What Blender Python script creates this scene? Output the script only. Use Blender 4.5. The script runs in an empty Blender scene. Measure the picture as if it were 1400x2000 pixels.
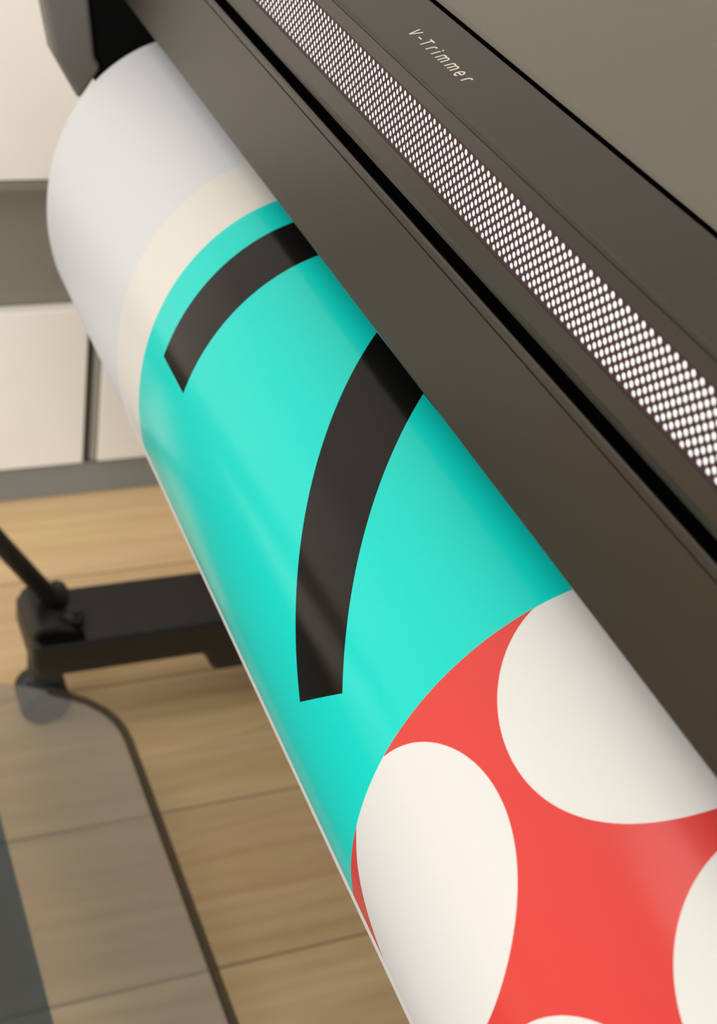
import bpy, bmesh, math
from mathutils import Vector, Matrix
from mathutils.geometry import delaunay_2d_cdt

SC = bpy.context.scene
COL = SC.collection
H = 1.2                                    # height of the camera above the floor

def W(X, Y, Z):
    """printer frame (X along the printer, Y into it, Z up, origin at the camera) -> world"""
    return Vector((X, -Y, Z + H))

# ------------------------------------------------------------------ camera
RX = (-0.3680465, -0.58388393, 0.72361684)
RY = (0.9186239, -0.10799866, 0.38008737)
RU = (0.14377726, -0.80462155, -0.57611827)
cam_data = bpy.data.cameras.new('camera')
cam = bpy.data.objects.new('camera', cam_data)
COL.objects.link(cam)
right = Vector((RX[0], -RY[0], RU[0]))
down = Vector((RX[1], -RY[1], RU[1]))
fwd = Vector((RX[2], -RY[2], RU[2]))
M = Matrix((right, -down, -fwd)).transposed().to_4x4()
M.translation = (0, 0, H)
cam.matrix_world = M
cam_data.sensor_fit = 'VERTICAL'
cam_data.sensor_height = 36.0
cam_data.lens = 2900 / 2000 * 36.0
cam_data.clip_start = 0.02
cam_data.dof.use_dof = True
cam_data.dof.focus_distance = 0.70
cam_data.dof.aperture_fstop = 11.0
SC.camera = cam

# ------------------------------------------------------------------ world, lights, exposure
world = bpy.data.worlds.new('world')
SC.world = world
world.use_nodes = True
bg = world.node_tree.nodes['Background']
bg.inputs[0].default_value = (1.0, 0.99, 0.97, 1)
bg.inputs[1].default_value = 0.40

def area(name, loc, rot, sx, sy, power, color):
    l = bpy.data.lights.new(name, 'AREA')
    l.shape = 'RECTANGLE'; l.size = sx; l.size_y = sy
    l.energy = power; l.color = color
    o = bpy.data.objects.new(name, l)
    COL.objects.link(o)
    o.location = loc; o.rotation_euler = rot
    return o

area('ceiling_lamp_light', (0.6, -0.9, 2.66), (0, 0, 0), 1.2, 0.6, 13, (1.0, 0.95, 0.86))
area('ceiling_lamp_light', (1.0, 1.3, 2.66), (0, 0, 0), 1.6, 1.6, 17, (1.0, 0.95, 0.86))
wl = area('window_daylight', (-1.9, 2.5, 0.90), (0, 0, 0), 2.4, 1.6, 112, (0.97, 0.98, 1.0))
wl.rotation_euler = (Vector((1.0, 0.0, 0.75)) - Vector(wl.location)).to_track_quat('-Z', 'Y').to_euler()

SC.view_settings.view_transform = 'Standard'
SC.view_settings.look = 'None'
SC.view_settings.exposure = 0.0
SC.view_settings.gamma = 1.0
SC.view_settings.use_curve_mapping = False

# ------------------------------------------------------------------ helpers
def lin(r, g, b):
    f = lambda c: (c / 255 / 12.92) if c / 255 <= 0.04045 else ((c / 255 + 0.055) / 1.055) ** 2.4
    return (f(r), f(g), f(b), 1)

def mat(name, color, rough=0.5, spec=0.5, metal=0.0, bump=0.0, bump_scale=900.0, coat=0.0, coat_rough=0.2, var=0.0):
    m = bpy.data.materials.new(name)
    m.use_nodes = True
    nt = m.node_tree
    b = nt.nodes['Principled BSDF']
    b.inputs['Base Color'].default_value = color
    b.inputs['Roughness'].default_value = rough
    b.inputs['Metallic'].default_value = metal
    b.inputs['Specular IOR Level'].default_value = spec
    b.inputs['Coat Weight'].default_value = coat
    b.inputs['Coat Roughness'].default_value = coat_rough
    tc = nt.nodes.new('ShaderNodeTexCoord')
    nz = nt.nodes.new('ShaderNodeTexNoise')
    nz.inputs['Scale'].default_value = bump_scale
    nz.inputs['Detail'].default_value = 2
    nt.links.new(tc.outputs['Object'], nz.inputs['Vector'])
    if bump:
        bp = nt.nodes.new('ShaderNodeBump')
        bp.inputs['Strength'].default_value = bump
        bp.inputs['Distance'].default_value = 0.0002
        nt.links.new(nz.outputs['Fac'], bp.inputs['Height'])
        nt.links.new(bp.outputs['Normal'], b.inputs['Normal'])
    if var:
        mx = nt.nodes.new('ShaderNodeMix'); mx.data_type = 'RGBA'
        mx.inputs['A'].default_value = tuple(c * (1 - var) for c in color[:3]) + (1,)
        mx.inputs['B'].default_value = tuple(min(1, c * (1 + var)) for c in color[:3]) + (1,)
        nt.links.new(nz.outputs['Fac'], mx.inputs['Factor'])
        nt.links.new(mx.outputs['Result'], b.inputs['Base Color'])
    return m

def tag(o, label=None, cat=None, group=None, kind=None):
    if label: o['label'] = label
    if cat: o['category'] = cat
    if group: o['group'] = group
    if kind: o['kind'] = kind
    return o

def empty(name, loc):
    o = bpy.data.objects.new(name, None)
    COL.objects.link(o)
    o.location = loc
    return o

def link(name, me, m, parent=None, smooth=False):
    o = bpy.data.objects.new(name, me)
    COL.objects.link(o)
    if m is not None:
        me.materials.append(m)
    if smooth:
        for p in me.polygons: p.use_smooth = True
    if parent is not None:
        o.parent = parent
        root = parent
        off = Vector((0, 0, 0))
        while root is not None:
            off += root.location
            root = root.parent
        me.transform(Matrix.Translation(-off))
    return o

def bevel(o, w, seg=3, ang=35):
    md = o.modifiers.new('bevel', 'BEVEL')
    md.width = w; md.segments = seg
    md.limit_method = 'ANGLE'; md.angle_limit = math.radians(ang)
    return o

def prism(name, prof, X0, X1, m, parent=None, bv=0.0, smooth=False):
    """closed (Y, Z) outline extruded along the printer"""
    bm = bmesh.new()
    a = [bm.verts.new(W(X0, y, z)) for y, z in prof]
    b = [bm.verts.new(W(X1, y, z)) for y, z in prof]
    n = len(prof)
    bm.faces.new(a); bm.faces.new(b[::-1])
    for i in range(n):
        bm.faces.new((a[i], b[i], b[(i + 1) % n], a[(i + 1) % n]))
    bmesh.ops.recalc_face_normals(bm, faces=bm.faces)
    me = bpy.data.meshes.new(name); bm.to_mesh(me); bm.free()
    o = link(name, me, m, parent, smooth)
    if bv: bevel(o, bv)
    return o

def box(name, X0, X1, Y0, Y1, Z0, Z1, m, parent=None, bv=0.0):
    return prism(name, [(Y0, Z0), (Y1, Z0), (Y1, Z1), (Y0, Z1)], X0, X1, m, parent, bv)

def tube(name, pts, r, m, parent=None, seg=20):
    bm = bmesh.new()
    rings = []
    n = len(pts)
    for i, p in enumerate(pts):
        t = (pts[min(i + 1, n - 1)] - pts[max(i - 1, 0)]).normalized()
        u = t.cross(Vector((0, 0, 1)))
        if u.length < 1e-3: u = t.cross(Vector((1, 0, 0)))
        u.normalize(); v = t.cross(u)
        rr = r[i] if isinstance(r, (list, tuple)) else r
        rings.append([bm.verts.new(p + rr * (math.cos(2 * math.pi * k / seg) * u + math.sin(2 * math.pi * k / seg) * v)) for k in range(seg)])
    for a, b in zip(rings, rings[1:]):
        for k in range(seg):
            bm.faces.new((a[k], a[(k + 1) % seg], b[(k + 1) % seg], b[k]))
    bm.faces.new(rings[0][::-1]); bm.faces.new(rings[-1])
    bmesh.ops.recalc_face_normals(bm, faces=bm.faces)
    me = bpy.data.meshes.new(name); bm.to_mesh(me); bm.free()
    for p in me.polygons: p.use_smooth = len(p.vertices) == 4
    return link(name, me, m, parent)

# ------------------------------------------------------------------ materials
M_BODY = mat('dark_satin_plastic', (0.0155, 0.0125, 0.009, 1), rough=0.33, spec=0.6, bump=0.25, bump_scale=1600, var=0.03)
M_LID = mat('lid_satin_plastic', (0.105, 0.096, 0.074, 1), rough=0.36, spec=0.5, bump=0.2, bump_scale=1500, var=0.03)
M_COVER = mat('grey_cover_plastic', (0.115, 0.108, 0.098, 1), rough=0.5, var=0.05)
M_BLACK = mat('black_plastic', (0.0025, 0.0025, 0.0025, 1), rough=0.85, spec=0.08)
M_FOOT = mat('foot_powder_coat', (0.012, 0.012, 0.0115, 1), rough=0.45, var=0.1)
M_RUBBER = mat('caster_rubber', (0.012, 0.013, 0.014, 1), rough=0.6)
M_PERF = mat('perforated_metal', (0.034, 0.012, 0.017, 1), rough=0.55, metal=0.2)
M_LETTER = mat('letter_print', (0.58, 0.55, 0.46, 1), rough=0.5)
M_CAB = mat('cabinet_grey', lin(150, 147, 138), rough=0.55, var=0.03, bump_scale=40)
M_CABDARK = mat('cabinet_dark_grey', lin(124, 120, 108), rough=0.6, var=0.03, bump_scale=30)
M_PLINTH = mat('plinth_grey', lin(128, 130, 127), rough=0.5)
M_WHITE = mat('white_laminate', (0.85, 0.82, 0.77, 1), rough=0.5, var=0.02, bump_scale=20)
M_WALL = mat('painted_wall', (0.72, 0.70, 0.66, 1), rough=0.8, bump=0.2, bump_scale=300)
M_CEIL = mat('ceiling_paint', (0.78, 0.77, 0.74, 1), rough=0.9)

PAPER_R, PAPER_C, PAPER_CR = 0.19, 0.0, 0.30
def ink(name, color, rough=PAPER_R, coat=PAPER_C):
    return mat(name, color, rough=rough, spec=0.27, coat=coat, coat_rough=PAPER_CR, bump=0.04, bump_scale=700)
M_PAPER = ink('bare_paper', (0.555, 0.572, 0.60, 1), 0.4, 0.0)
M_MARGIN = ink('paper_margin', (0.74, 0.72, 0.68, 1), 0.4, 0.0)
M_CREAM = ink('cream_print', (0.62, 0.60, 0.56, 1), 0.32, 0.0)
M_TEAL = ink('teal_print', (0.004, 0.575, 0.52, 1))
M_INK = ink('black_print', (0.004, 0.0033, 0.0025, 1), 0.17, 0.0)
M_INK.node_tree.nodes['Principled BSDF'].inputs['Specular IOR Level'].default_value = 0.24
M_RED = ink('red_print', (0.59, 0.052, 0.045, 1))
M_DOT = ink('warm_white_print', (0.645, 0.645, 0.63, 1), 0.3, 0.0)

def emis(name, color, strength):
    m = bpy.data.materials.new(name); m.use_nodes = True
    b = m.node_tree.nodes['Principled BSDF']
    b.inputs['Base Color'].default_value = (0.8, 0.8, 0.8, 1)
    b.inputs['Emission Color'].default_value = color
    b.inputs['Emission Strength'].default_value = strength
    return m
M_GLOW = emis('lit_diffuser', (1.0, 0.985, 0.95, 1), 0.98)
M_LAMP = emis('ceiling_lamp_diffuser', (1.0, 0.96, 0.88, 1), 1.0)

def wood_floor():
    m = bpy.data.materials.new('oak_plank_floor'); m.use_nodes = True
    nt = m.node_tree; N = nt.nodes; L = nt.links
    b = N['Principled BSDF']
    tc = N.new('ShaderNodeTexCoord')
    sep = N.new('ShaderNodeSeparateXYZ'); L.new(tc.outputs['Object'], sep.inputs[0])
    cmb = N.new('ShaderNodeCombineXYZ')
    L.new(sep.outputs['Y'], cmb.inputs['X']); L.new(sep.outputs['X'], cmb.inputs['Y'])
    br = N.new('ShaderNodeTexBrick')
    br.inputs['Scale'].default_value = 1.0
    br.inputs['Brick Width'].default_value = 2.4
    br.inputs['Row Height'].default_value = 0.205
    br.inputs['Mortar Size'].default_value = 0.0022
    br.inputs['Mortar Smooth'].default_value = 0.3
    br.inputs['Color1'].default_value = (0, 0, 0, 1)
    br.inputs['Color2'].default_value = (1, 1, 1, 1)
    br.inputs['Mortar'].default_value = (0.5, 0.5, 0.5, 1)
    br.offset = 0.5; br.offset_frequency = 2
    mp0 = N.new('ShaderNodeMapping')
    mp0.inputs['Location'].default_value = (1.0, -0.010, 0)
    L.new(cmb.outputs[0], mp0.inputs['Vector']); L.new(mp0.outputs[0], br.inputs['Vector'])
    # grain, long along each plank
    mp = N.new('ShaderNodeMapping'); mp.inputs['Scale'].default_value = (1.6, 26, 1)
    L.new(cmb.outputs[0], mp.inputs['Vector'])
    nz = N.new('ShaderNodeTexNoise'); nz.inputs['Scale'].default_value = 1.6; nz.inputs['Detail'].default_value = 6
    nz.inputs['Distortion'].default_value = 0.6
    L.new(mp.outputs[0], nz.inputs['Vector'])
    mp2 = N.new('ShaderNodeMapping'); mp2.inputs['Scale'].default_value = (0.9, 4.5, 1)
    L.new(cmb.outputs[0], mp2.inputs['Vector'])
    wv = N.new('ShaderNodeTexWave'); wv.wave_type = 'RINGS'
    wv.inputs['Scale'].default_value = 3.2; wv.inputs['Distortion'].default_value = 7.0
    wv.inputs['Detail'].default_value = 3; wv.inputs['Detail Scale'].default_value = 1.3
    L.new(mp2.outputs[0], wv.inputs['Vector'])
    big = N.new('ShaderNodeTexNoise'); big.inputs['Scale'].default_value = 2.2; big.inputs['Detail'].default_value = 1
    L.new(mp2.outputs[0], big.inputs['Vector'])
    ramp = N.new('ShaderNodeValToRGB')
    ramp.color_ramp.elements[0].position = 0.30; ramp.color_ramp.elements[0].color = lin(212, 180, 136)
    ramp.color_ramp.elements[1].position = 0.72; ramp.color_ramp.elements[1].color = lin(230, 202, 158)
    L.new(nz.outputs['Fac'], ramp.inputs['Fac'])
    def mix(bt, fac, a, bcol):
        x = N.new('ShaderNodeMix'); x.data_type = 'RGBA'; x.blend_type = bt
        if isinstance(fac, float): x.inputs['Factor'].default_value = fac
        else: L.new(fac, x.inputs['Factor'])
        L.new(a, x.inputs['A'])
        if isinstance(bcol, tuple): x.inputs['B'].default_value = bcol
        else: L.new(bcol, x.inputs['B'])
        return x.outputs['Result']
    c = mix('SOFT_LIGHT', 0.09, ramp.outputs['Color'], wv.outputs['Color'])
    c = mix('SOFT_LIGHT', 0.15, c, big.outputs['Color'])
    tone = N.new('ShaderNodeMapRange')
    tone.inputs['To Min'].default_value = 0.0; tone.inputs['To Max'].default_value = 0.42
    L.new(br.outputs['Color'], tone.inputs['Value'])
    c = mix('MULTIPLY', tone.outputs[0], c, (0.72, 0.66, 0.60, 1))
    seam = N.new('ShaderNodeMath'); seam.operation = 'MULTIPLY'; seam.inputs[1].default_value = 0.55
    L.new(br.outputs['Fac'], seam.inputs[0])
    c = mix('MIX', seam.outputs[0], c, lin(70, 52, 36))
    L.new(c, b.inputs['Base Color'])
    b.inputs['Roughness'].default_value = 0.5
    b.inputs['Specular IOR Level'].default_value = 0.35
    bp = N.new('ShaderNodeBump'); bp.inputs['Strength'].default_value = 0.15; bp.inputs['Distance'].default_value = 0.001
    L.new(nz.outputs['Fac'], bp.inputs['Height']); L.new(bp.outputs['Normal'], b.inputs['Normal'])
    return m
M_FLOOR = wood_floor()

def net(name, color, opacity, weave=1100.0, contrast=0.12):
    """fine see-through net fabric"""
    m = bpy.data.materials.new(name); m.use_nodes = True
    nt = m.node_tree; N = nt.nodes; L = nt.links
    b = N['Principled BSDF']; out = N['Material Output']
    b.inputs['Base Color'].default_value = color
    b.inputs['Roughness'].default_value = 0.8
    b.inputs['Specular IOR Level'].default_value = 0.2
    tr = N.new('ShaderNodeBsdfTransparent')
    mx = N.new('ShaderNodeMixShader')
    tc = N.new('ShaderNodeTexCoord')
    wv = N.new('ShaderNodeTexWave'); wv.bands_direction = 'X'
    wv.inputs['Scale'].default_value = weave
    L.new(tc.outputs['Object'], wv.inputs['Vector'])
    mr = N.new('ShaderNodeMapRange')
    mr.inputs['To Min'].default_value = opacity - contrast
    mr.inputs['To Max'].default_value = opacity + contrast
    L.new(wv.outputs['Fac'], mr.inputs['Value'])
    L.new(mr.outputs[0], mx.inputs['Fac'])
    L.new(tr.outputs[0], mx.inputs[1]); L.new(b.outputs[0], mx.inputs[2])
    L.new(mx.outputs[0], out.inputs['Surface'])
    return m
M_NET = net('grey_net_fabric', (0.37, 0.385, 0.385, 1), 0.52)
M_NETTHIN = net('thin_net_fabric', (0.20, 0.185, 0.15, 1), 0.14, 160, 0.04)
M_NETDENSE = net('blue_grey_net_fabric', (0.110, 0.180, 0.225, 1), 0.93)
M_HEM = net('hem_tape', (0.060, 0.048, 0.034, 1), 0.62)

# ------------------------------------------------------------------ setting
def struct(name, X0, X1, Y0, Y1, Z0, Z1, m):
    o = box(name, X0, X1, Y0, Y1, Z0, Z1, m)
    tag(o, kind='structure')
    return o
struct('floor', -3.0, 2.2, -3.4, 3.0, -H - 0.05, -H, M_FLOOR)
struct('wall_far', 2.1, 2.2, -3.4, 3.0, -H, 2.7 - H, M_WALL)
struct('wall_right', -3.0, 2.1, 2.9, 3.0, -H, 2.7 - H, M_WALL)
struct('ceiling', -3.0, 2.2, -3.4, 3.0, 2.7 - H, 2.8 - H, M_CEIL)
struct('baseboard_far', 2.085, 2.1, -3.4, 2.9, -H, 0.08 - H, M_WHITE)

def ceiling_lamp(x, y, label, hx=0.6, hy=0.3):
    t = empty('ceiling_lamp', (x, y, 2.67)); tag(t, label, 'ceiling lamp', 'flat ceiling lamps')
    box('frame', x - hx - .03, x + hx + .03, -y - hy - .03, -y + hy + .03, 2.68 - H, 2.70 - H, M_WHITE, t, 0.003)
    box('diffuser', x - hx, x + hx, -y - hy, -y + hy, 2.672 - H, 2.682 - H, M_LAMP, t)
ceiling_lamp(0.6, -0.9, 'white rectangular ceiling lamp above the back of the printer')
ceiling_lamp(1.0, 1.3, 'large square white ceiling lamp over the aisle in front of the printer', 0.8, 0.8)

# ------------------------------------------------------------------ printed sheet
CT = (.38528, -.50936)
TH = [84, 90, 100, 110, 116, 120, 130, 140, 150, 160, 170, 180, 190, 197, 202, 208, 215, 225, 240, 255, 268]
CO = [0.01398012, -0.11395093, 0.30471819, -0.12626706]
FIX = {84: .128, 90: .129, 100: .133, 197: .14205, 202: .1432, 208: .1446, 215: .1456, 225: .146, 240: .146, 255: .146, 268: .146}
RR = []
for t in TH:
    a = math.radians(t)
    RR.append(FIX[t] if t in FIX else ((CO[0] * a + CO[1]) * a + CO[2]) * a + CO[3])

def gradient(ys, xs):
    n = len(xs); g = []
    for i in range(n):
        if i == 0: g.append((ys[1] - ys[0]) / (xs[1] - xs[0]))
        elif i == n - 1: g.append((ys[-1] - ys[-2]) / (xs[-1] - xs[-2]))
        else:
            h0 = xs[i] - xs[i - 1]; h1 = xs[i + 1] - xs[i]
            g.append((h0 * h0 * ys[i + 1] + (h1 * h1 - h0 * h0) * ys[i] - h1 * h1 * ys[i - 1]) / (h0 * h1 * (h0 + h1)))
    return g
def smooth_table(xs, ys, n=6):
    m = gradient(ys, xs); X = []; Y = []
    for i in range(len(xs) - 1):
        h = xs[i + 1] - xs[i]
        for k in range(n):
            t = k / n
            X.append(xs[i] + t * h)
            Y.append((2*t**3 - 3*t*t + 1) * ys[i] + (t**3 - 2*t*t + t) * h * m[i] + (-2*t**3 + 3*t*t) * ys[i+1] + (t**3 - t*t) * h * m[i+1])
    X.append(xs[-1]); Y.append(ys[-1])
    return X, Y
tt, rr = smooth_table([float(t) for t in TH], RR)
PROF = [(.46, -.3835), (.43, -.3822)] + [(CT[0] + r * math.cos(math.radians(t)), CT[1] + r * math.sin(math.radians(t))) for t, r in zip(tt, rr)]
SS = [0.0]
for a, b in zip(PROF, PROF[1:]):
    SS.append(SS[-1] + math.hypot(b[0] - a[0], b[1] - a[1]))
SEND = SS[-1]
def prof_at(s):
    for i in range(len(SS) - 1):
        if s <= SS[i + 1] + 1e-9:
            f = (s - SS[i]) / (SS[i + 1] - SS[i])
            a, b = PROF[i], PROF[i + 1]
            return (a[0] + f * (b[0] - a[0]), a[1] + f * (b[1] - a[1])), i, f
    return PROF[-1], len(SS) - 2, 1.0
TANG = []
for i in range(len(PROF)):
    a = PROF[max(0, i - 1)]; b = PROF[min(len(PROF) - 1, i + 1)]
    d = math.hypot(b[0] - a[0], b[1] - a[1]); TANG.append(((b[0] - a[0]) / d, (b[1] - a[1]) / d))
def sheet_point(X, s, off=0.0):
    (y, z), i, f = prof_at(s)
    ty = TANG[i][0] * (1 - f) + TANG[i + 1][0] * f
    tz = TANG[i][1] * (1 - f) + TANG[i + 1][1] * f
    n = math.hypot(ty, tz)
    ny, nz = tz / n, -ty / n              # outward normal of the loop
    y += ny * off; z += nz * off
    y -= 0.006 * max(0.0, 0.8 - X)        # the loop bellies out a little towards the near end
    return W(X, y, z), Vector((0, -ny, nz))

def warp(s):                              # the paper is drawn a little tighter where it turns under
    return s if s <= 0.30 else 0.30 + (s - 0.30) / 0.75
def unwarp(s):
    return s if s <= 0.30 else 0.30 + (s - 0.30) * 0.75

X_NEAR, X_FAR = -0.05, 1.0786
X_RED, X_TEAL, X_CREAM = 0.4102, 0.8000, 0.8573
S_TOP, S_EDGE = 0.03, 0.3345
DOTS = [(0.3488 - 0.1425 * i, 0.1304 + 0.1427 * j) for i in range(4) for j in range(-1, 2)]
DOT_R = 0.0652
BAR = [(0.7257, 0.04), (0.7695, 0.04), (0.7695, 0.2561), (0.7252, 0.2561)]
STROKE = [(0.6334 + 0.1436 * 0.62, 0.1362 - 0.1543 * 0.62), (0.4898, 0.2905), (0.4569, 0.2551), (0.5698 + 0.1129 * 0.5, 0.1360 - 0.1191 * 0.5)]
def in_poly(x, y, P):
    c = False; n = len(P)
    for i in range(n):
        x1, y1 = P[i]; x2, y2 = P[(i + 1) % n]
        if (y1 > y) != (y2 > y) and x < (x2 - x1) * (y - y1) / (y2 - y1) + x1: c = not c
    return c
def colour_at(X, su):
    if X > X_CREAM: return 0
    if su < S_TOP or su > S_EDGE: return 1
    if X > X_TEAL: return 2
    if X > X_RED:
        return 4 if in_poly(X, su, BAR) or in_poly(X, su, STROKE) else 3
    for cx, cy in DOTS:
        if (X - cx) ** 2 + (su - cy) ** 2 < DOT_R ** 2: return 6
    return 5

def build_sheet():
    V = []; E = []
    def poly(pts, closed=True):
        b = len(V); V.extend(Vector(p) for p in pts); n = len(pts)
        for i in range(n if closed else n - 1): E.append((b + i, b + (i + 1) % n))
    poly([(X_NEAR, 0), (X_FAR, 0), (X_FAR, SEND), (X_NEAR, SEND)])
    for s in SS[1:-1]: poly([(X_NEAR, s), (X_FAR, s)], False)
    xs = [X_NEAR + 0.04 * i for i in range(1, 29)]
    for x in xs + [X_CREAM]: 
        if x < X_FAR - 0.005: poly([(x, 0), (x, SEND)], False)
    for x in (X_TEAL, X_RED): poly([(x, S_TOP), (x, warp(S_EDGE))], False)
    for s in (S_TOP, warp(S_EDGE)): poly([(X_NEAR, s), (X_CREAM, s)], False)
    def dens(P, k):
        out = []
        for i in range(len(P)):
            a, b = P[i], P[(i + 1) % len(P)]
            for j in range(k): out.append((a[0] + (b[0] - a[0]) * j / k, warp(a[1] + (b[1] - a[1]) * j / k)))
        return out
    poly(dens(BAR, 1)); poly(dens(STROKE, 12))
    for cx, cy in DOTS:
        ring = []
        for k in range(160):
            a = 2 * math.pi * k / 160
            x, s = cx + DOT_R * math.cos(a), cy + DOT_R * math.sin(a)
            ring.append((min(max(x, X_NEAR), X_RED), warp(min(max(s, S_TOP), S_EDGE))))
        P = [ring[0]]
        for p in ring[1:]:
            if math.hypot(p[0] - P[-1][0], p[1] - P[-1][1]) > 1e-6: P.append(p)
        if len(P) > 3: poly(P)
    vv, ee, ff, *_ = delaunay_2d_cdt(V, E, [], 0, 1e-6)
    verts = []; norms = []
    for v in vv:
        p, n = sheet_point(v.x, v.y); verts.append(p); norms.append(n)
    faces = []; mats = []
    for f in ff:
        cx = sum(vv[i].x for i in f) / len(f); cs = sum(vv[i].y for i in f) / len(f)
        a, b, c = (verts[f[k]] for k in range(3))
        if (b - a).cross(c - a).dot(norms[f[0]]) < 0: f = f[::-1]
        faces.append(tuple(f)); mats.append(colour_at(cx, unwarp(cs)))
    # plain back of the paper and its rim
    b0 = len(verts); cols = [X_NEAR + (X_FAR - X_NEAR) * i / 12 for i in range(13)]
    for s in SS:
        for x in cols:
            p, n = sheet_point(x, s, -0.0003); verts.append(p); norms.append(-n)
    nc = len(cols)
    for i in range(len(SS) - 1):
        for j in range(nc - 1):
            q = (b0 + i * nc + j, b0 + i * nc + j + 1, b0 + (i + 1) * nc + j + 1, b0 + (i + 1) * nc + j)
            a, b, c = (verts[q[k]] for k in range(3))
            if (b - a).cross(c - a).dot(norms[q[0]]) < 0: q = q[::-1]
            faces.append(q); mats.append(1)
    for x in (X_NEAR, X_FAR):
        r0 = len(verts)
        for s in SS:
            for off in (0, -0.0003):
                p, n = sheet_point(x, s, off); verts.append(p); norms.append(Vector((1 if x == X_FAR else -1, 0, 0)))
        for i in range(len(SS) - 1):
            faces.append((r0 + 2*i, r0 + 2*i + 1, r0 + 2*i + 3, r0 + 2*i + 2)); mats.append(1)
    me = bpy.data.meshes.new('printed_sheet')
    me.from_pydata(verts, [], faces)
    for m in (M_PAPER, M_MARGIN, M_CREAM, M_TEAL, M_INK, M_RED, M_DOT): me.materials.append(m)
    me.polygons.foreach_set('material_index', mats)
    me.polygons.foreach_set('use_smooth', [True] * len(faces))
    me.update()
    me.normals_split_custom_set_from_vertices([tuple(n) for n in norms])
    o = link('printed_sheet', me, None)
    tag(o, 'curled paper sheet printed teal with black strokes and red with white dots', 'printed poster')
    return o
build_sheet()

# ------------------------------------------------------------------ wide format printer
PR0, PR1 = -0.30, 1.12                     # span of the long panels
printer = empty('wide_format_printer', W(0.55, 0.60, -H))
tag(printer, 'dark grey-brown wide format printer with a lit perforated strip above the hanging sheet', 'printer')

# lower front panel: thin lip at its top, rounded at its foot
prism('lower_panel', [(.3000, -.2880), (.3000, -.2912), (.3007, -.2915), (.3007, -.2921), (.3000, -.2924), (.3000, -.3530), (.3010, -.3548), (.3035, -.3556), (.3300, -.3556), (.3300, -.3530),
                      (.3020, -.3530), (.3020, -.2880), (.3014, -.2868), (.3006, -.2868)], PR0, PR1, M_BODY, printer)
# upper front panel: frame around the window of the perforated strip
ZT, ZB = -.2236, -.2790                    # crease, lower edge
Q, A_ = .00255, .00555                     # row step and column step of the holes
HZ0 = -.2611                               # centre line of the lowest row of holes
NR = 11
SZ0, SZ1 = HZ0 - Q, HZ0 + (NR - 1) * Q + Q # strip edges
SX0 = -0.10; NCOL = 205
SX1 = SX0 + NCOL * A_
upper = prism('upper_panel', [(.3000, SZ0), (.3000, -.2745), (.3004, -.2768), (.3014, -.2773), (.3014, -.2780), (.3020, -.2803), (.3036, -.2818),
                              (.3300, -.2818), (.3300, -.2780), (.3070, -.2740), (.3040, SZ0)], PR0, PR1, M_BODY, printer)
prism('upper_panel', [(.3000, SZ1), (.3040, SZ1), (.3060, ZT - .002), (.3030, ZT - .0022), (.3003, ZT - .0022)], PR0, PR1, M_BODY, printer)
box('window_frame', PR0, SX0 - A_ / 2, .3001, .3040, SZ0, SZ1, M_BODY, printer)
box('window_frame', SX1 + A_ * 1.0, PR1, .3001, .3040, SZ0, SZ1, M_BODY, printer)

def perforated():
    bm = bmesh.new()
    R = 0.00141; K = 16
    cache = {}
    def v(x, y, z):
        k = (round(x, 6), round(y, 6), round(z, 6))
        if k not in cache: cache[k] = bm.verts.new(W(x, y, z))
        return cache[k]
    y0, y1 = .3002, .30055
    for j in range(NR):
        z = HZ0 + j * Q
        off = 0 if j % 2 == 0 else A_ / 2
        for i in range(NCOL + 1):
            x = SX0 + off + i * A_
            outer = []; c = [(x + A_ / 2, z), (x, z + Q), (x - A_ / 2, z), (x, z - Q)]
            inner = []; wall = []
            for k in range(K):
                a = 2 * math.pi * k / K
                q, f = divmod(k, K // 4); f = f / (K // 4)
                p, r = c[q], c[(q + 1) % 4]
                outer.append(v(p[0] + (r[0] - p[0]) * f, y0, p[1] + (r[1] - p[1]) * f))
                inner.append(v(x + R * math.cos(a), y0, z + R * math.sin(a)))
                wall.append(v(x + R * math.cos(a), y1, z + R * math.sin(a)))
            for k in range(K):
                n = (k + 1) % K
                bm.faces.new((outer[k], outer[n], inner[n], inner[k]))
                bm.faces.new((inner[k], inner[n], wall[n], wall[k]))
    # zigzag borders filled up to straight edges
    for j, sg in ((0, -1), (NR - 1, 1)):
        z = HZ0 + j * Q; off = 0 if j % 2 == 0 else A_ / 2
        for i in range(NCOL):
            x = SX0 + off + i * A_
            bm.faces.new((v(x, y0, z + sg * Q), v(x + A_ / 2, y0, z), v(x + A_, y0, z + sg * Q)))
    bmesh.ops.recalc_face_normals(bm, faces=bm.faces)
    me = bpy.data.meshes.new('perforated_strip'); bm.to_mesh(me); bm.free()
    o = link('perforated_strip', me, M_PERF, printer)
    o['label'] = 'perforated dark metal strip with eleven rows of round holes'
    return o
perforated()
glow = box('lit_diffuser', SX0 - .004, SX1 + .004, .3022, .3038, SZ0 + .0002, SZ1 - .0002, M_GLOW, printer)
glow['label'] = 'bright white light glowing through the holes'

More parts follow.
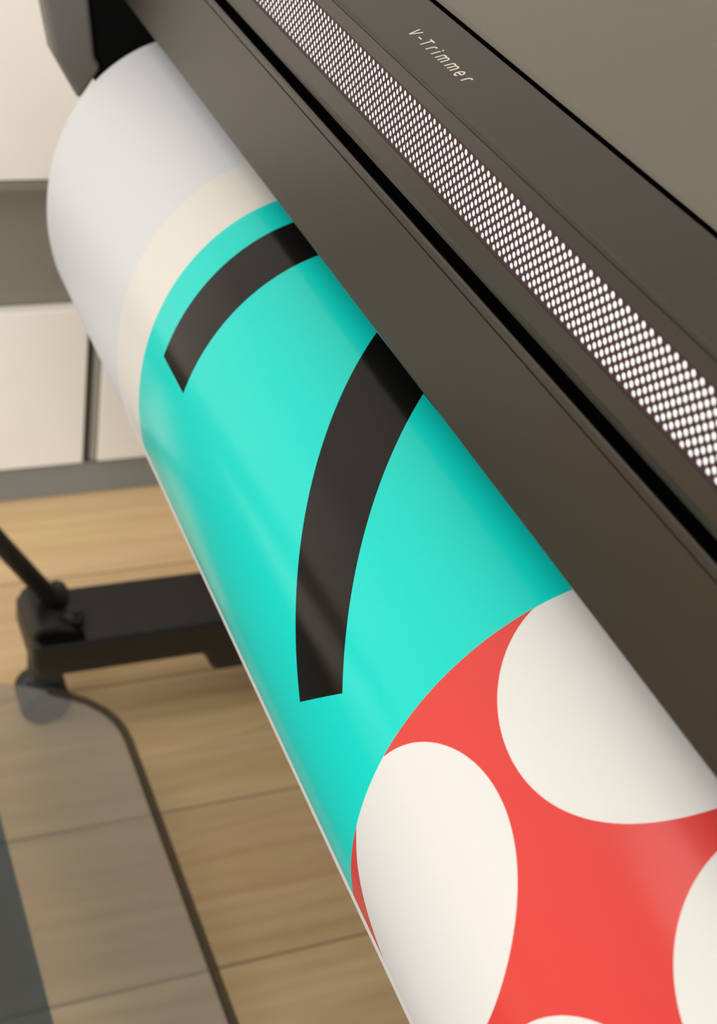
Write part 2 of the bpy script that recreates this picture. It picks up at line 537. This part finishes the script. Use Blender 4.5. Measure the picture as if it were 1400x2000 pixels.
# ledge with the lettering, sloping back at 15 degrees
sl = math.radians(15)
def on_ledge(v, off=0.0):
    return (.3000 + v * math.cos(sl) - off * math.sin(sl), ZT + v * math.sin(sl) + off * math.cos(sl))
e0, e1, e2 = on_ledge(0.0020), on_ledge(0.0386), on_ledge(0.0396, -0.0012)
prism('control_ledge', [(.3000, ZT - .0012), on_ledge(0.0003, -.0010), on_ledge(0.0012, -.0010), e0, e1, e2, (e2[0], e2[1] - .03), (.3100, -.2500), (.3100, ZT - .0020), (.3004, ZT - .0020)], PR0, PR1, M_BODY, printer)
box('groove', PR0, PR1, .3045, .3300, -.2800, -.2300, M_BLACK, printer)
box('groove', PR0, PR1, .3200, .3300, -.3480, -.2805, M_BLACK, printer)
prism('lid', [(.3425, -.2144), (.3440, -.2124), (.3480, -.2108), (.4400, -.1860), (.5600, -.1640), (.9000, -.1500), (.9000, -.2500), (.3600, -.2500), (.3600, -.2162), (.3440, -.2158)],
      PR0, PR1, M_LID, printer)
box('groove', PR0, PR1, .3480, .3580, -.2500, -.2170, M_BLACK, printer)
box('groove', PR0, PR1, .3400, .3500, -.2500, -.2300, M_BLACK, printer)
# body behind and below, with the slot the sheet comes out of
box('body', PR0, PR1, .3425, .9000, -.3600, -.2500, M_BLACK, printer, 0.002)
prism('output_beam', [(.4750, -.3950), (.5000, -.3900), (.9000, -.3900), (.9000, -.5600), (.5600, -.5600)], PR0, PR1, M_BLACK, printer, 0.003)
box('back_wall', PR0, PR1, .7600, .9000, -.3900, -.3600, M_BLACK, printer)

# end housing beyond the far edge of the sheet
end = prism('end_cover', [(.2360, -.2000), (.2440, -.3460), (.2475, -.3640), (.2580, -.4115), (.2790, -.4470), (.2960, -.4200), (.2905, -.4120),
                    (.2835, -.3640), (.2790, -.3420), (.2760, -.2000)], 1.121, 1.150, M_COVER, printer, 0.004)
end['label'] = 'grey rounded end cover with a slanted lower corner'
prism('end_wall', [(.2600, -.2000), (.2640, -.3640), (.2720, -.4150), (.2900, -.4300), (.3400, -.5000), (.9000, -.5600), (.9000, -.2000)], 1.126, 1.150, M_BLACK, printer)

near_end = prism('end_cover', [(.2360, -.2000), (.2440, -.3460), (.2475, -.3640), (.2580, -.4115), (.2790, -.4470), (.3400, -.5000), (.9000, -.5600), (.9000, -.1450), (.5600, -.1600), (.3000, -.1950)],
      -.335, -.301, M_COVER, printer, 0.004)

# stand: post, foot with its front joint, knob and caster
foot = prism('stand_foot', [(.2640, .134 - H), (.2640, .104 - H), (.2720, .088 - H), (.4560, .088 - H), (.4700, .060 - H), (.7600, .060 - H), (.7600, .134 - H)],
      1.172, 1.268, M_FOOT, printer, 0.007)
foot['label'] = 'black foot of the stand reaching forward over the floor'
prism('joint_housing', [(.2660, .126 - H), (.2675, .142 - H), (.2740, .149 - H), (.2900, .149 - H), (.3080, .143 - H), (.3170, .134 - H), (.3170, .125 - H)],
      1.186, 1.262, M_FOOT, foot, 0.006)
box('joint_slot', 1.176, 1.190, .272, .322, .120 - H, .1385 - H, M_BLACK, foot, 0.004)
tube('knob', [W(1.236, .302, .140 - H), W(1.238, .303, .155 - H), W(1.239, .304, .163 - H)], [.014, .013, .008], M_RUBBER, foot)
tube('knob', [W(1.205, .312, .136 - H), W(1.206, .313, .149 - H), W(1.206, .313, .154 - H)], [.013, .012, .007], M_FOOT, foot)
box('caster_bracket', 1.200, 1.232, .270, .304, .050 - H, .092 - H, M_RUBBER, foot, 0.004)
for dx in (-.012, .012):
    xx = 1.214 + dx
    tube('caster_wheel', [W(xx - .010, .285, .028 - H), W(xx - .007, .285, .028 - H), W(xx + .007, .285, .028 - H), W(xx + .010, .285, .028 - H)], [.022, .028, .028, .022], M_RUBBER, foot, 32)
box('caster_bracket', 1.190, 1.222, .690, .722, .050 - H, .064 - H, M_RUBBER, foot, 0.003)
tube('caster_wheel', [W(1.192, .706, .028 - H), W(1.220, .706, .028 - H)], .028, M_RUBBER, foot, 32)
box('stand_post', 1.180, 1.260, .520, .640, .130 - H, -.6380, M_FOOT, printer, 0.008)

# ------------------------------------------------------------------ media basket
def cloth(name, rows, m, label=None, parent=None):
    bm = bmesh.new()
    vs = [[bm.verts.new(W(*p)) for p in r] for r in rows]
    for a, b in zip(vs, vs[1:]):
        for i in range(len(a) - 1): bm.faces.new((a[i], a[i + 1], b[i + 1], b[i]))
    bmesh.ops.recalc_face_normals(bm, faces=bm.faces)
    me = bpy.data.meshes.new(name); bm.to_mesh(me); bm.free()
    o = link(name, me, m, parent, True)
    if label: o['label'] = label
    return o
ZBAS = -1.085
HEM_Y = .3325
# (Y, Z, far end X) stations of the net bottom, with a rounded far corner
ST = [(HEM_Y, 1.035), (.331, 1.052), (.327, 1.068), (.319, 1.084), (.306, 1.100), (.290, 1.113), (.270, 1.126), (.250, 1.138), (.230, 1.147), (.210, 1.154), (.190, 1.158)]
rows = []
for y, xf in ST:
    rows.append([(-.3 + (xf + .3) * i / 16, y, ZBAS + .004 * min(1.0, (HEM_Y - y) / .06) * math.sin(i * 0.9 + y * 9) * (i < 16)) for i in range(17)])
basket = cloth('basket_net', rows, M_NET, 'see-through grey net of the basket slung low in front', printer)
tube('support_rod', [W(1.228, .3050, .138 - H), W(1.228, .240, .236 - H), W(1.19, .130, .430 - H), W(1.15, .030, -.640)], .0105, M_RUBBER, basket)
tube('support_rod', [W(1.15, .030, -.640), W(-.2, .030, -.640)], .0105, M_RUBBER, basket)


rows = []
for y, z, xf in [(.190, ZBAS, 1.158), (.178, ZBAS + .010, 1.150), (.160, ZBAS + .045, 1.140), (.130, ZBAS + .120, 1.135), (.095, ZBAS + .230, 1.14), (.060, ZBAS + .340, 1.145), (.030, -.640, 1.15)]:
    rows.append([(-.3 + (xf + .3) * i / 16, y, z + (.004 * math.sin(i * 0.9 + y * 9) * (i < 16) if z == ZBAS else 0)) for i in range(17)])
cloth('net_front', rows, M_NETDENSE, 'denser blue-grey front of the net', basket)
hem_pts = [W(-.3 + 1.335 * i / 12, HEM_Y, ZBAS + .001) for i in range(13)] + [W(x, y, ZBAS + .001) for y, x in ST[1:]]
def ribbon(name, pts, w, m):
    bm = bmesh.new(); L = []
    for i, p in enumerate(pts):
        t = (pts[min(i + 1, len(pts) - 1)] - pts[max(i - 1, 0)]).normalized()
        n = t.cross(Vector((0, 0, 1))).normalized() * w / 2
        L.append([bm.verts.new(p + n + Vector((0, 0, .0008))), bm.verts.new(p - n + Vector((0, 0, .0008))), bm.verts.new(p - n), bm.verts.new(p + n)])
    for a, b in zip(L, L[1:]):
        for k in range(4): bm.faces.new((a[k], a[(k + 1) % 4], b[(k + 1) % 4], b[k]))
    bmesh.ops.recalc_face_normals(bm, faces=bm.faces)
    me = bpy.data.meshes.new(name); bm.to_mesh(me); bm.free()
    return link(name, me, m, basket)
hem = ribbon('hem', hem_pts[:19], .0090, M_HEM)
hem['label'] = 'dark hem tape along the net'
rows = []
for y, z in [(HEM_Y, ZBAS), (.38, ZBAS + .004), (.44, ZBAS + .012), (.50, ZBAS + .03), (.56, ZBAS + .07), (.60, ZBAS + .14), (.62, ZBAS + .30), (.625, -.58)]:
    rows.append([(-.3 + 1.31 * i / 16, y, z) for i in range(17)])
cloth('net_back', rows, M_NETTHIN, 'thinner back of the net', basket)

# ------------------------------------------------------------------ low cabinet behind
cab = empty('storage_cabinet', W(1.9, .4, -H))
tag(cab, 'grey storage cabinet with white fronts standing far behind the paper, over the wood floor', 'cabinet')
CX = 1.612
box('plinth', CX + .006, 2.08, -1.2, 1.6, -H, .050 - H, M_PLINTH, cab, 0.002)
box('carcass', CX + .022, 2.08, -1.2, 1.6, .050 - H, 1.05 - H, M_CABDARK, cab, 0.002)
def front(name, y0, y1, z0, z1, m, lab=None):
    o = box(name, CX, CX + .020, y0, y1, z0 - H, z1 - H, m, cab, 0.002)
    if lab: o['label'] = lab
    return o
for a, b in [(-1.19, -.42), (-.40, .4235), (.4435, 1.05), (1.07, 1.59)]:
    front('drawer', a, b, .055, .288, M_WHITE)
for a, b in [(-1.19, -.42), (-.40, 1.05), (1.07, 1.59)]:
    front('door', a, b, .462, 1.045, M_WHITE)
front('shelf_edge', -1.2, 1.6, .448, .460, M_CABDARK)
o = box('drawer_divider', CX + .003, CX + .021, .4345, .4425, .055 - H, .288 - H, M_CAB, cab, 0.001)

# ------------------------------------------------------------------ lettering on the ledge
def lettering():
    bm = bmesh.new()
    U0, V0 = .63285, .01443
    HW = .00040
    def stroke(pts, w=HW):
        pts = [Vector(p) for p in pts]
        n = len(pts)
        L = []; Rr = []
        for i, p in enumerate(pts):
            t = (pts[min(i + 1, n - 1)] - pts[max(i - 1, 0)]).normalized()
            q = Vector((-t.y, t.x))
            L.append(p + q * w * 1000); Rr.append(p - q * w * 1000)
        def mk(p, h):
            y, z = on_ledge(V0 + p.y / 1000, h)
            return bm.verts.new(W(U0 - p.x / 1000, y, z))
        a = [mk(p, .00016) for p in L]; b = [mk(p, .00016) for p in Rr]
        c = [mk(p, .00001) for p in L]; d = [mk(p, .00001) for p in Rr]
        for i in range(n - 1):
            bm.faces.new((a[i], a[i+1], b[i+1], b[i]))
            bm.faces.new((a[i], c[i], c[i+1], a[i+1])); bm.faces.new((b[i], b[i+1], d[i+1], d[i]))
        bm.faces.new((a[0], b[0], d[0], c[0])); bm.faces.new((a[-1], c[-1], d[-1], b[-1]))
    def arc(cx, cy, rx, ry, a0, a1, n=12):
        return [(cx + rx * math.cos(math.radians(a0 + (a1 - a0) * i / n)), cy + ry * math.sin(math.radians(a0 + (a1 - a0) * i / n))) for i in range(n + 1)]
    stroke([(-1.75, 6.4), (0.1, 0.2)]); stroke([(2.35, 6.4), (0.15, 0.2)])
    stroke([(5.9, 2.6), (8.9, 2.6)], .00036)
    stroke([(11.5, 6.15), (16.0, 6.15)]); stroke([(13.75, 6.1), (13.75, 0)])
    def r(x):
        stroke([(x, 0), (x, 3.5)] + arc(x + 1.5, 3.4, 1.5, 1.35, 180, 75, 8) + [(x + 2.3, 4.72)])
    r(20.0)
    stroke([(26.1, 0), (26.1, 4.75)]); stroke([(26.1, 5.65), (26.1, 6.5)], .00046)
    def m_(x):
        stroke([(x, 0), (x, 4.75)])
        for k in (0, 1):
            stroke([(x + 2.95 * k, 3.2)] + arc(x + 2.95 * k + 1.475, 3.4, 1.475, 1.35, 165, 15, 10) + [(x + 2.95 * k + 2.95, 3.0), (x + 2.95 * k + 2.95, 0)])
    m_(30.7); m_(41.1)
    stroke(arc(52.4, 2.4, 1.7, 2.35, 0, 315, 22))
    stroke([(50.7, 2.4), (54.1, 2.4)])
    r(58.9)
    bmesh.ops.recalc_face_normals(bm, faces=bm.faces)
    me = bpy.data.meshes.new('lettering'); bm.to_mesh(me); bm.free()
    o = link('lettering', me, M_LETTER, printer)
    o['label'] = 'pale lettering reading V-Trimmer'
lettering()
